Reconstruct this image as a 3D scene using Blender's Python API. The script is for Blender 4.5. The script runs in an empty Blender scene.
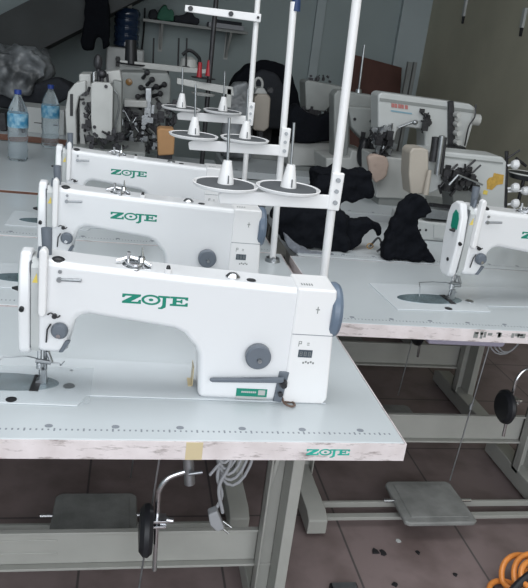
import bpy, bmesh, math, random
from mathutils import Vector, Matrix, noise
random.seed(4)
D, C = bpy.data, bpy.context.scene.collection
sc = bpy.context.scene
T = 0.75                                   # height of the table tops above the floor

# ------------------------------------------------------------------ camera
F = 690.886
YAW, PIT, ROL = math.radians(12.065), math.radians(19.626), math.radians(7.192)
CAM = Vector((-0.535, -1.055, 0.669 + T))
fwd = Vector((math.sin(YAW)*math.cos(PIT), math.cos(YAW)*math.cos(PIT), -math.sin(PIT)))
r0 = Vector((math.cos(YAW), -math.sin(YAW), 0)); u0 = r0.cross(fwd)
RT = math.cos(ROL)*r0 + math.sin(ROL)*u0
UP = -math.sin(ROL)*r0 + math.cos(ROL)*u0
cam = D.objects.new('camera', D.cameras.new('camera')); C.objects.link(cam)
cam.data.sensor_width = 36; cam.data.sensor_fit = 'HORIZONTAL'
cam.data.lens = F/528*36; cam.data.clip_start = .02
M = Matrix((RT, UP, -fwd)).transposed().to_4x4(); M.translation = CAM
cam.matrix_world = M
sc.camera = cam

def Q(x, y, Y, dy=0.0):
    """world point on the vertical plane Y that the survey of the photograph gives for (x, y)"""
    d = RT*((x-264)/F) - UP*((y-294)/F) + fwd
    p = CAM + d*((Y-CAM.y)/d.y)
    return Vector((p.x, p.y+dy, p.z))
def QZ(x, y, Z):
    d = RT*((x-264)/F) - UP*((y-294)/F) + fwd
    return CAM + d*((Z-CAM.z)/d.z)

# ------------------------------------------------------------------ materials
MATS = {}
def mat(name, col, rough=.5, metal=0, var=0, vscale=8, col2=None, bump=0, bscale=60, trans=0, alpha=1, coat=0, ior=1.45, spec=None):
    m = D.materials.new(name); m.use_nodes = True; nt = m.node_tree
    b = nt.nodes['Principled BSDF']
    b.inputs['Base Color'].default_value = (*col, 1); b.inputs['Roughness'].default_value = rough
    b.inputs['Metallic'].default_value = metal; b.inputs['IOR'].default_value = ior
    if trans: b.inputs['Transmission Weight'].default_value = trans
    if alpha < 1: b.inputs['Alpha'].default_value = alpha
    if coat: b.inputs['Coat Weight'].default_value = coat
    if spec is not None: b.inputs['Specular IOR Level'].default_value = spec
    tc = nt.nodes.new('ShaderNodeTexCoord')
    if var:
        n = nt.nodes.new('ShaderNodeTexNoise'); n.inputs['Scale'].default_value = vscale; n.inputs['Detail'].default_value = 6
        nt.links.new(tc.outputs['Object'], n.inputs['Vector'])
        r = nt.nodes.new('ShaderNodeValToRGB')
        c2 = col2 or tuple(c*(1-var) for c in col)
        r.color_ramp.elements[0].position = .35; r.color_ramp.elements[1].position = .62
        r.color_ramp.elements[0].color = (*c2, 1); r.color_ramp.elements[1].color = (*col, 1)
        nt.links.new(n.outputs['Fac'], r.inputs['Fac']); nt.links.new(r.outputs['Color'], b.inputs['Base Color'])
    if bump:
        n = nt.nodes.new('ShaderNodeTexNoise'); n.inputs['Scale'].default_value = bscale
        nt.links.new(tc.outputs['Object'], n.inputs['Vector'])
        bp = nt.nodes.new('ShaderNodeBump'); bp.inputs['Strength'].default_value = bump; bp.inputs['Distance'].default_value = .01
        nt.links.new(n.outputs['Fac'], bp.inputs['Height']); nt.links.new(bp.outputs['Normal'], b.inputs['Normal'])
    MATS[name] = m; return m
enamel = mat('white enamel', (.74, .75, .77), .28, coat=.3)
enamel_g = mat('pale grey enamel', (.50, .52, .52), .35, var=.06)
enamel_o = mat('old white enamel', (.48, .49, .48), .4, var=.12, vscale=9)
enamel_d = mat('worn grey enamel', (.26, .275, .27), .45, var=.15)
cream = mat('cream plastic', (.42, .38, .33), .45, var=.08)
bedm = mat('bed grey enamel', (.60, .64, .67), .25, var=.03)
plas = mat('white plastic', (.78, .78, .79), .35)
seam = mat('dark seam', (.10, .11, .12), .6)
padm = mat('dark foam pad', (.085, .092, .10), .8)
slate = mat('slate plastic', (.13, .15, .18), .4)
wheelm = mat('blue grey wheel', (.13, .17, .23), .35)
black = mat('black plastic', (.012, .013, .016), .4)
dark = mat('dark oily metal', (.05, .05, .055), .4, .5, var=.4, vscale=40)
chrome = mat('chrome', (.62, .63, .65), .22, 1)
steel = mat('brushed steel', (.38, .40, .42), .35, .9, var=.2, vscale=30)
plate = mat('polished plate', (.27, .36, .40), .2, .6, var=.35, vscale=25)
green = mat('green ink', (.005, .22, .15), .4)
teal = mat('teal ink', (.03, .45, .36), .5, var=.3, vscale=60)
yellow = mat('yellow sticker', (.70, .55, .12), .5)
ochre = mat('ochre sticker', (.55, .34, .07), .5, var=.3, vscale=50)
disp = mat('display glass', (.07, .09, .11), .15)
def scuffs(m):
    nt = m.node_tree; b = nt.nodes['Principled BSDF']; src = b.inputs['Base Color'].links[0].from_socket
    tc = nt.nodes.new('ShaderNodeTexCoord'); mp = nt.nodes.new('ShaderNodeMapping'); mp.inputs['Scale'].default_value = (16, 16, 75); mp.inputs['Location'].default_value = (.7, 0, .3)
    n = nt.nodes.new('ShaderNodeTexNoise'); n.inputs['Scale'].default_value = 1; n.inputs['Detail'].default_value = 5; n.inputs['Roughness'].default_value = .7
    r = nt.nodes.new('ShaderNodeValToRGB'); r.color_ramp.elements[0].position = .54; r.color_ramp.elements[1].position = .70
    mx = nt.nodes.new('ShaderNodeMixRGB'); mx.inputs['Color2'].default_value = (.20, .16, .15, 1)
    nt.links.new(tc.outputs['Object'], mp.inputs['Vector']); nt.links.new(mp.outputs['Vector'], n.inputs['Vector']); nt.links.new(n.outputs['Fac'], r.inputs['Fac'])
    nt.links.new(r.outputs['Color'], mx.inputs['Fac']); nt.links.new(src, mx.inputs['Color1']); nt.links.new(mx.outputs['Color'], b.inputs['Base Color'])
laminate = mat('laminate', (.535, .575, .60), .3, var=.05, vscale=3, coat=.15)
edgem = mat('scuffed edge band', (.78, .72, .73), .5, var=.3, vscale=14, col2=(.64, .58, .58))
scuffs(edgem)
tick = mat('printed scale', (.22, .24, .27), .5)
brownedge = mat('brown edge band', (.20, .095, .065), .5, var=.2)
framem = mat('grey frame paint', (.37, .372, .35), .4, var=.07, vscale=12)
pedalm = mat('cast pedal', (.26, .265, .26), .55, var=.3, vscale=12, bump=.15, bscale=90)
rubber = mat('black rubber', (.015, .016, .02), .45)
cordm = mat('grey cable', (.33, .34, .36), .45)
tape = mat('yellowed tape', (.62, .52, .33), .4)
cloth = mat('black cloth', (.007, .008, .011), .95, bump=.8, bscale=30, spec=.12)
cloth2 = mat('charcoal cloth', (.035, .038, .045), .95, bump=.8, bscale=25, spec=.15)
pink = mat('pinkish cloth', (.46, .36, .31), .9, bump=.3)
bagm = mat('crumpled clear plastic', (.22, .235, .25), .35, var=.75, vscale=7, bump=1, bscale=18)
tan = mat('tan foam', (.48, .27, .13), .8, var=.15)
orange = mat('orange hose', (.75, .27, .06), .35, var=.1, vscale=30)
red = mat('red plastic', (.35, .02, .03), .4)
jugm = mat('dark blue jug', (.015, .03, .065), .2, coat=.4)
petm = mat('clear bottle plastic', (.82, .90, .95), .06, trans=.9, ior=1.12)
waterm = mat('bottle water', (.85, .93, .97), .02, trans=1, ior=1.3)
bluelab = mat('blue bottle label', (.05, .24, .42), .4, var=.8, vscale=30, col2=(.35, .55, .65))
bluecap = mat('blue cap', (.02, .05, .25), .4)
woodb = mat('red brown board', (.115, .05, .04), .55, var=.25, vscale=5)
greencl = mat('green cloth', (.05, .16, .11), .9)
paper = mat('grey book cover', (.30, .31, .34), .6)
skin_w = mat('off white card', (.48, .50, .50), .7)
purple = mat('lilac plastic', (.36, .34, .44), .45)
film = mat('clear film', (.75, .80, .83), .15, alpha=.16)
wallm = mat('grey blue plaster', (.34, .40, .41), .8, var=.10, vscale=1.2, bump=.1, bscale=20)
pilm = mat('pale blue plaster', (.42, .48, .50), .8, var=.07, vscale=2)
wallr = mat('olive plaster', (.50, .48, .38), .8, var=.16, vscale=1.6, bump=.1, bscale=15)
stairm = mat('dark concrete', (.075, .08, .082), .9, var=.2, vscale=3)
ceilm = mat('ceiling plaster', (.4, .42, .42), .9, var=.05)

def floor_mat():
    m = D.materials.new('brown floor tiles'); m.use_nodes = True; nt = m.node_tree; b = nt.nodes['Principled BSDF']
    tc = nt.nodes.new('ShaderNodeTexCoord')
    br = nt.nodes.new('ShaderNodeTexBrick'); br.offset = 0
    br.inputs['Scale'].default_value = 1; br.inputs['Brick Width'].default_value = .40; br.inputs['Row Height'].default_value = .40
    br.inputs['Mortar Size'].default_value = .004; br.inputs['Mortar Smooth'].default_value = .3
    br.inputs['Color1'].default_value = (.23, .178, .176, 1); br.inputs['Color2'].default_value = (.212, .166, .165, 1)
    br.inputs['Mortar'].default_value = (.09, .078, .078, 1)
    mp = nt.nodes.new('ShaderNodeMapping'); mp.inputs['Location'].default_value = (.22, .05, 0)
    nt.links.new(tc.outputs['Object'], mp.inputs['Vector']); nt.links.new(mp.outputs['Vector'], br.inputs['Vector'])
    n = nt.nodes.new('ShaderNodeTexNoise'); n.inputs['Scale'].default_value = 6; n.inputs['Detail'].default_value = 8
    nt.links.new(tc.outputs['Object'], n.inputs['Vector'])
    r = nt.nodes.new('ShaderNodeValToRGB'); r.color_ramp.elements[0].position = .3; r.color_ramp.elements[1].position = .55
    r.color_ramp.elements[0].color = (.55, .52, .5, 1); r.color_ramp.elements[1].color = (1, 1, 1, 1)
    nt.links.new(n.outputs['Fac'], r.inputs['Fac'])
    mx = nt.nodes.new('ShaderNodeMixRGB'); mx.blend_type = 'MULTIPLY'; mx.inputs['Fac'].default_value = .8
    nt.links.new(br.outputs['Color'], mx.inputs['Color1']); nt.links.new(r.outputs['Color'], mx.inputs['Color2'])
    nt.links.new(mx.outputs['Color'], b.inputs['Base Color']); b.inputs['Roughness'].default_value = .5
    return m
floorm = floor_mat()

# ------------------------------------------------------------------ mesh builder
class MB:
    def __init__(s): s.bm = bmesh.new()
    def box(s, x0, x1, y0, y1, z0, z1):
        return s.prism([(x0, z0), (x1, z0), (x1, z1), (x0, z1)], y0, y1)
    def prism(s, pts, a0, a1, ax='Y'):
        f = {'Y': lambda p, a: (p[0], a, p[1]), 'X': lambda p, a: (a, p[0], p[1]), 'Z': lambda p, a: (p[0], p[1], a)}[ax]
        return s.loft([[f(p, a0) for p in pts], [f(p, a1) for p in pts]])
    def loft(s, rings, cap=True, closed=False):
        bm = s.bm; R = [[bm.verts.new(p) for p in r] for r in rings]; n = len(R[0]); fs = []
        seq = list(zip(R[:-1], R[1:])) + ([(R[-1], R[0])] if closed else [])
        for a, b in seq:
            for i in range(n):
                j = (i+1) % n
                fs.append(bm.faces.new((a[i], a[j], b[j], b[i])))
        if cap and not closed:
            fs.append(bm.faces.new(list(reversed(R[0])))); fs.append(bm.faces.new(R[-1]))
        bmesh.ops.recalc_face_normals(bm, faces=fs)
        return s
    def cyl(s, p0, p1, r0, r1=None, n=20):
        return s.tube([p0, p1], [r0, r0 if r1 is None else r1], n)
    def tube(s, pts, r, n=10, closed=False):
        pts = [Vector(p) for p in pts]; k = len(pts)
        rs = r if isinstance(r, (list, tuple)) else [r]*k
        rings = []; ref = None
        for i, p in enumerate(pts):
            if closed: t = pts[(i+1) % k] - pts[i-1]
            else: t = pts[min(i+1, k-1)] - pts[max(i-1, 0)]
            t.normalize()
            if ref is None: ref = Vector((0, 0, 1)) if abs(t.z) < .9 else Vector((1, 0, 0))
            a = (ref - t*ref.dot(t)).normalized(); ref = a; b = t.cross(a)
            rings.append([p + (a*math.cos(2*math.pi*j/n) + b*math.sin(2*math.pi*j/n))*rs[i] for j in range(n)])
        return s.loft(rings, closed=closed)
    def lathe(s, c, prof, ax='Z', n=32):
        c = Vector(c); rings = []
        for r, h in prof:
            r = max(r, 1e-5); ring = []
            for j in range(n):
                a = 2*math.pi*j/n; u, v = r*math.cos(a), r*math.sin(a)
                ring.append(c + Vector({'Z': (u, v, h), 'Y': (u, h, v), 'X': (h, u, v)}[ax]))
            rings.append(ring)
        return s.loft(rings)
    def ell(s, c, rx, ry, rz, n=16):
        prof = [(math.sin(math.pi*i/n), -math.cos(math.pi*i/n)) for i in range(n+1)]
        c = Vector(c); rings = []
        for r, h in prof:
            r = max(r, 1e-4)
            rings.append([c + Vector((rx*r*math.cos(2*math.pi*j/n), ry*r*math.sin(2*math.pi*j/n), rz*h)) for j in range(n)])
        return s.loft(rings)
    def px(s, pts, Y, depth):            # outline surveyed on the plane Y, given its own thickness
        w = [Q(x, y, Y) for x, y in pts]
        return s.loft([[(p.x, Y, p.z) for p in w], [(p.x, Y+depth, p.z) for p in w]])

def smooth(pts, k=8):                    # Catmull-Rom through the given points
    P = [Vector(p) for p in pts]; P = [P[0]*2-P[1]] + P + [P[-1]*2-P[-2]]; out = []
    for i in range(1, len(P)-2):
        a, b, c, d = P[i-1:i+3]
        for j in range(k):
            t = j/k; out.append(.5*((2*b) + (c-a)*t + (2*a-5*b+4*c-d)*t*t + (3*b-a-3*c+d)*t**3))
    out.append(P[-2]); return out

def thing(name, label, cat, loc=(0, 0, 0), group=None, rz=0):
    o = D.objects.new(name, None); C.objects.link(o); o.location = loc; o.rotation_euler.z = rz
    o['label'] = label; o['category'] = cat; o.empty_display_size = .05
    if group: o['group'] = group
    return o
def tag(o, label=None, cat=None, group=None, kind=None):
    if label: o['label'] = label
    if cat: o['category'] = cat
    if group: o['group'] = group
    if kind: o['kind'] = kind
    return o
def obj(name, mb, m, parent=None, bevel=0, world=False, label=None, segs=3, sharp=35, base=None):
    """one mesh object; world=True when the shape was written in world coordinates"""
    bm = mb.bm
    off = Vector((0, 0, 0))
    if world and parent:
        q = parent
        while q: off += q.location; q = q.parent
    if base is not None: off = Vector(base)
    if off.length: bmesh.ops.translate(bm, verts=bm.verts, vec=-off)
    lim = math.radians(sharp)
    for f in bm.faces: f.smooth = True
    for e in bm.edges:
        if len(e.link_faces) == 2 and e.calc_face_angle(0) > lim: e.smooth = bool(bevel)
    me = D.meshes.new(name); bm.to_mesh(me); bm.free(); me.materials.append(m)
    o = D.objects.new(name, me); C.objects.link(o); o.parent = parent
    if base is not None and not parent: o.location = base
    if bevel:
        b = o.modifiers.new('bevel', 'BEVEL'); b.width = bevel; b.segments = segs; b.limit_method = 'ANGLE'; b.angle_limit = math.radians(30)
        b.harden_normals = True
    if label: o['label'] = label
    return o
def copy_tree(o, parent=None):
    c = o.copy(); C.objects.link(c); c.parent = parent
    for ch in [x for x in D.objects if x.parent == o]: copy_tree(ch, c)
    return c
def soften(o, vox=.012, disp=.02, size=.12, sm=4):
    r = o.modifiers.new('remesh', 'REMESH'); r.mode = 'VOXEL'; r.voxel_size = vox; r.use_smooth_shade = True
    s = o.modifiers.new('smooth', 'SMOOTH'); s.iterations = sm; s.factor = .8
    t = D.textures.new('folds', 'CLOUDS'); t.noise_scale = size
    d = o.modifiers.new('folds', 'DISPLACE'); d.texture = t; d.strength = disp; d.mid_level = .5; d.texture_coords = 'LOCAL'
    s2 = o.modifiers.new('smooth2', 'SMOOTH'); s2.iterations = 2
    return o

# ------------------------------------------------------------------ lettering ZOJE
def logo(mb, x, z, w, y, th=.0006, h=None):
    """slab letters in the XZ plane, front at y; x,z = left end, vertical middle; w = whole width"""
    h = h or w*.155; s = w
    def P(pts): mb.prism([(x+a*s, z+(b-.5)*h) for a, b in pts], y-th, y)
    t = .2
    P([(0, 1), (0, .62), (.03, .62), (.05, 1-t), (.15, 1-t), (.0, t*.95), (0, 0), (.285, 0), (.285, .42), (.255, .42), (.235, t), (.13, t), (.28, 1-t*.9), (.28, 1)])
    def ring(cx, cz, ax, az, bx, bz):
        n = 40; r = []
        for k in range(n):
            a = 2*math.pi*k/n; c_, s_ = math.cos(a), math.sin(a)
            r.append([(x+(cx+ax*c_)*s, yy, z+cz*h+az*s_*h) if o else (x+(cx+bx*c_)*s, yy, z+cz*h+bz*s_*h) for o, yy in ((1, y-th), (1, y), (0, y), (0, y-th))])
        mb.loft(r, closed=True)
    ring(.435, 0, .145, .55, .105, .36)
    mb.prism([(x+(.435+.035*math.cos(k*math.pi/10))*s, z+.14*h*math.sin(k*math.pi/10)) for k in range(20)], y-th, y)
    P([(.54, 1), (.54, 1-t), (.61, 1-t), (.61, 0), (.59, -.22), (.55, -.28), (.55, -.42), (.61, -.42), (.665, -.2), (.665, 1-t), (.72, 1-t), (.72, 1)])
    P([(.725, 1), (.725, 1-t), (.765, 1-t), (.765, t), (.725, t), (.725, 0), (1, 0), (1, .38), (.975, .38), (.95, t), (.825, t), (.825, .42), (.88, .42), (.895, .3), (.915, .3), (.915, .74), (.895, .74), (.88, .6), (.825, .6), (.825, 1-t), (.945, 1-t), (.97, .66), (1, .66), (1, 1)])
    return mb

# ------------------------------------------------------------------ the setting
def struct(name, mb, m, **k):
    o = obj(name, mb, m, **k); o['kind'] = 'structure'; return o
WX, WL, BY = 2.28, -2.7, 6.0
struct('floor', MB().box(-3, 3, -3.6, 6.3, -.1, 0), floorm)
struct('ceiling', MB().box(-3, 3, -3.6, 6.3, 3.3, 3.4), ceilm)
struct('wall_back', MB().box(-2.8, 2.5, BY, BY+.12, 0, 3.3), wallm)
struct('wall_right', MB().box(WX, WX+.12, -3.6, BY, 0, 3.3), wallr)
struct('wall_left', MB().box(WL-.12, WL, -3.6, BY, 0, 3.3), wallm)
struct('trim_1', MB().box(1.98, WX, BY-.06, BY, 0, 3.3), pilm, bevel=.004)
struct('trim_2', MB().box(1.13, 1.22, BY-.04, BY, 0, 3.3), pilm, bevel=.004)
# the underside of a flight of stairs crossing the back wall
a, b = Q(-200, 116, 5.1), Q(160, -66, 5.1)
k0 = (b.z-a.z)/(b.x-a.x)
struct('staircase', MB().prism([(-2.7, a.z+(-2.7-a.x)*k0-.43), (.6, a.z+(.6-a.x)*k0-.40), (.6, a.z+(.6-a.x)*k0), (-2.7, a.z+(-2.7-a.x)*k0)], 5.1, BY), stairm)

# ------------------------------------------------------------------ sewing tables
TW, TD = 1.06, .596
def make_table(loc, label, group, scale_marks=True):
    """local frame: front left corner of the top surface at (0,0,T)"""
    t = thing('sewing_table', label, 'table', loc, group)
    top = obj('tabletop', MB().box(.002, TW-.002, .002, TD-.002, T-.038, T), laminate, t, bevel=.004, segs=2)
    eb = MB(); eb.box(0, TW, 0, .002, T-.038, T-.001); eb.box(0, TW, TD-.002, TD, T-.038, T-.001)
    eb.box(0, .002, .002, TD-.002, T-.038, T-.001); eb.box(TW-.002, TW, .002, TD-.002, T-.038, T-.001)
    obj('edge_band', eb, edgem, top)
    if scale_marks:
        sm = MB()
        for i in range(int((TW-.03)/.01)):  # printed scale
            x = .015+i*.01; l = .005 if i % 5 else .009
            sm.box(x, x+.0032, .033-l/2, .033+l/2, T-.0001, T+.0003)
        k = TW-.079
        while k > .03:
            sm.prism([(k+.007*math.cos(q*math.pi/6), .0445+.0055*math.sin(q*math.pi/6)) for q in range(12)], T-.0001, T+.0008, 'Z'); k -= .115
        obj('measuring_scale', sm, tick, top)
    for side, xx in (('l', .04), ('r', TW-.175)):
        lg = MB()
        ox0, ox1 = (xx, xx+.028) if side == 'l' else (xx+.043, xx+.071)
        ix0, ix1 = (xx+.028, xx+.071) if side == 'l' else (xx, xx+.043)
        lg.box(ox0, ox1, .27, .36, .06, T-.038)
        lg.box(ix0, ix1, .335, .347, .06, T-.038)
        e = ix1-.006 if side == 'l' else ix0
        lg.box(e, e+.006, .30, .347, .06, T-.038)
        lg.prism([(ix0, .42), (ix0+.012, .42), (ix1, .62), (ix1-.012, .62)], .318, .33)
        lo = obj('leg', lg, framem, t, bevel=.003, segs=2)
        obj('mounting_plate', MB().box(xx-.005, xx+.076, .08, .52, T-.044, T-.038), framem, lo)
        ft = MB().prism([(.055, .012), (.535, .012), (.535, .062), (.50, .078), (.09, .078), (.055, .062)], xx+.0, xx+.062, 'X')
        fo = obj('foot', ft, framem, lo, bevel=.004)
        [obj('foot_pad', MB().cyl((xx+.03, yy, 0), (xx+.03, yy, .013), .02), rubber, fo) for yy in (.09, .50)]
    bm_ = MB(); x0, x1 = .068, TW-.132
    bm_.box(x0, x1, .349, .353, .180, .279); bm_.box(x0, x1, .338, .352, .272, .279); bm_.box(x0, x1, .332, .352, .172, .179)
    bm_.box(x0+.15, x0+.33, .347, .350, .208, .214); bm_.box(x0+.15, x0+.33, .347, .350, .246, .252)
    obj('crossbeam', bm_, framem, t, bevel=.0015, segs=2)
    tb = MB(); tb.box(.1, TW-.175, .095, .118, .03, .042); tb.box(.1, TW-.175, .160, .172, .03, .050)
    obj('treadle_bar', tb, framem, t, bevel=.002)
    pd = MB().prism([(.375, .02), (.595, .02), (.61, .03), (.605, .225), (.59, .24), (.38, .24), (.365, .225), (.362, .03)], .062, .078, 'Z')
    po = obj('foot_pedal', pd, pedalm, t, bevel=.006)
    rim = MB().prism([(.39, .045), (.585, .045), (.582, .215), (.39, .215)], .078, .081, 'Z')
    obj('tread_plate', rim, pedalm, po, bevel=.003)
    obj('hinge_pin', MB().cyl((.33, .14, .072), (.64, .14, .072), .006), chrome, po)
    ro = MB().cyl((.63, .262, T-.038), (.585, .232, .085), .0024, n=8)
    ro.cyl((.605, .246, .38), (.602, .244, .36), .006, n=10)
    obj('pedal_rod', ro, steel, t)
    obj('oil_pan', MB().prism([(.33, T-.038), (.62, T-.038), (.60, T-.115), (.35, T-.115)], .14, .30), purple, t, bevel=.008)
    # knee lever hanging under the top
    kl = MB(); kx = TW-.377; z0 = T-.038
    p = [(kx+.005, .215, z0-.17), (kx-.02, .215, z0-.178), (kx-.046, .213, z0-.19), (kx-.062, .21, z0-.215), (kx-.064, .21, z0-.25), (kx-.060, .205, z0-.43)]
    kl.tube(smooth(p, 6), .0055, 10)
    ko = obj('knee_lever', kl, chrome, t)
    obj('lever_bracket', MB().cyl((kx+.002, .215, z0-.205), (kx-.008, .222, z0-.13), .012).cyl((kx-.006, .222, z0-.14), (kx-.004, .24, z0), .008).cyl((kx-.004, .2, z0-.17), (kx+.025, .2, z0-.165), .004), steel, ko)
    obj('knee_pad', MB().lathe((kx-.085, .20, z0-.315), [(.0, -.018), (.045, -.015), (.056, -.006), (.058, .004), (.05, .013), (.0, .016)], 'X', 36), rubber, ko)
    c = MB(); cx, cz = kx-.055, z0-.295
    c.box(cx-.018, cx+.012, .190, .218, cz-.010, cz-.004); c.box(cx-.018, cx+.012, .190, .218, cz+.004, cz+.010); c.cyl((cx, .21, cz), (cx+.028, .205, cz), .009, .006, 12)
    obj('pad_clamp', c, chrome, ko, bevel=.001)
    return t
tg = 'white sewing tables on grey steel stands'
T1 = make_table((-TW, 0, 0), 'nearest white sewing table, with a teal logo on its scuffed front edge', tg)
ed = MB(); logo(ed, TW-.193, T-.020, .083, -.0002, .0005, .0125)
obj('edge_logo', ed, teal, T1, label='teal logo printed on the front edge')
obj('edge_tape', MB().box(TW-.415, TW-.385, -.0006, 0, T-.038, T-.002), tape, T1, label='strip of yellowed tape on the edge')
T2 = copy_tree(T1)
for ch in [x for x in D.objects if x.parent == T2 and x.name.split('.')[0] in ('edge_logo', 'edge_tape')]: D.objects.remove(ch)
T2.location = (-TW-.012, .602, 0); T2['label'] = 'white sewing table directly behind the nearest one, under the second machine of the left row'
def kids(o, nm): return [x for x in D.objects if x.parent == o and x.name.split('.')[0] == nm]
k = kids(T2, 'treadle_bar')[0]; k.location = (0, -.085, -.020); kids(T2, 'foot_pedal')[0].location = (0, -.075, 0)
T3 = copy_tree(T2); T3.location = (-TW-.03, 1.204, 0); T3['label'] = 'third white sewing table of the left row, behind the second machine'
D.objects.remove(kids(T1, 'oil_pan')[0]); TR1 = copy_tree(T2); TR1.location = (.018, .587, 0); kids(TR1, 'treadle_bar')[0].location = (0, 0, 0); kids(TR1, 'foot_pedal')[0].location = (-.018, 0, 0); kids(TR1, 'knee_lever')[0].location = (.100, 0, 0); TR1['label'] = 'white sewing table on the right, carrying the machine cut off by the right edge'
for i in range(14):
    x = .40+random.random()*.16; es = MB(); es.box(x, x+.006+random.random()*.012, -.0006, 0, T-.032+random.random()*.02, T-.006-random.random()*.004)
    obj('sticker_scrap', es, enamel_d, TR1)
for nm, loc, lb in (('a', (.05, 1.195, 0), 'sewing table behind the right white table, under the machine with the ochre sticker'),
                    ('b', (.06, 1.93, 0), 'sewing table under the white flatlock machine with red lettering'),
                    ('c', (-.02, 2.75, 0), 'far sewing table beneath the boxy grey machine at the back')):
    o = copy_tree(T2); o.location = loc; o['label'] = lb
    e_ = kids(kids(o, 'tabletop')[0], 'edge_band')[0]; e_.data = e_.data.copy(); e_.data.materials[0] = laminate
# right tables carry on beyond the first ones
T4 = thing('work_bench', 'pale work bench with a brown edge band, carrying both water bottles', 'table', (-2.3, 1.84, 0), 'brown-edged benches at back left')
def bench(t, x0, x1, y0, y1):
    tp = obj('tabletop', MB().box(x0, x1, y0+.003, y1, T-.036, T), laminate, t, bevel=.002, world=True)
    obj('edge_band', MB().box(x0, x1, y0, y0+.003, T-.036, T-.001), brownedge, tp, world=True)
    for x in (x0+.1, x1-.15):
        lo = obj('leg', MB().box(x, x+.05, (y0+y1)/2-.03, (y0+y1)/2+.03, .06, T-.036), framem, t, world=True)
        obj('foot', MB().box(x, x+.05, y0+.08, y1-.08, 0, .06), framem, lo, world=True)
    obj('crossbeam', MB().box(x0+.15, x1-.15, (y0+y1)/2, (y0+y1)/2+.01, .15, .27), framem, t, world=True)
bench(T4, -2.3, -.06, 1.84, 3.05)
T5 = thing('work_bench', 'farther brown-edged bench behind the water bottles, under the white carton', 'table', (-2.3, 3.3, 0), 'brown-edged benches at back left')
bench(T5, -2.3, -.5, 3.3, 3.76)

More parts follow.
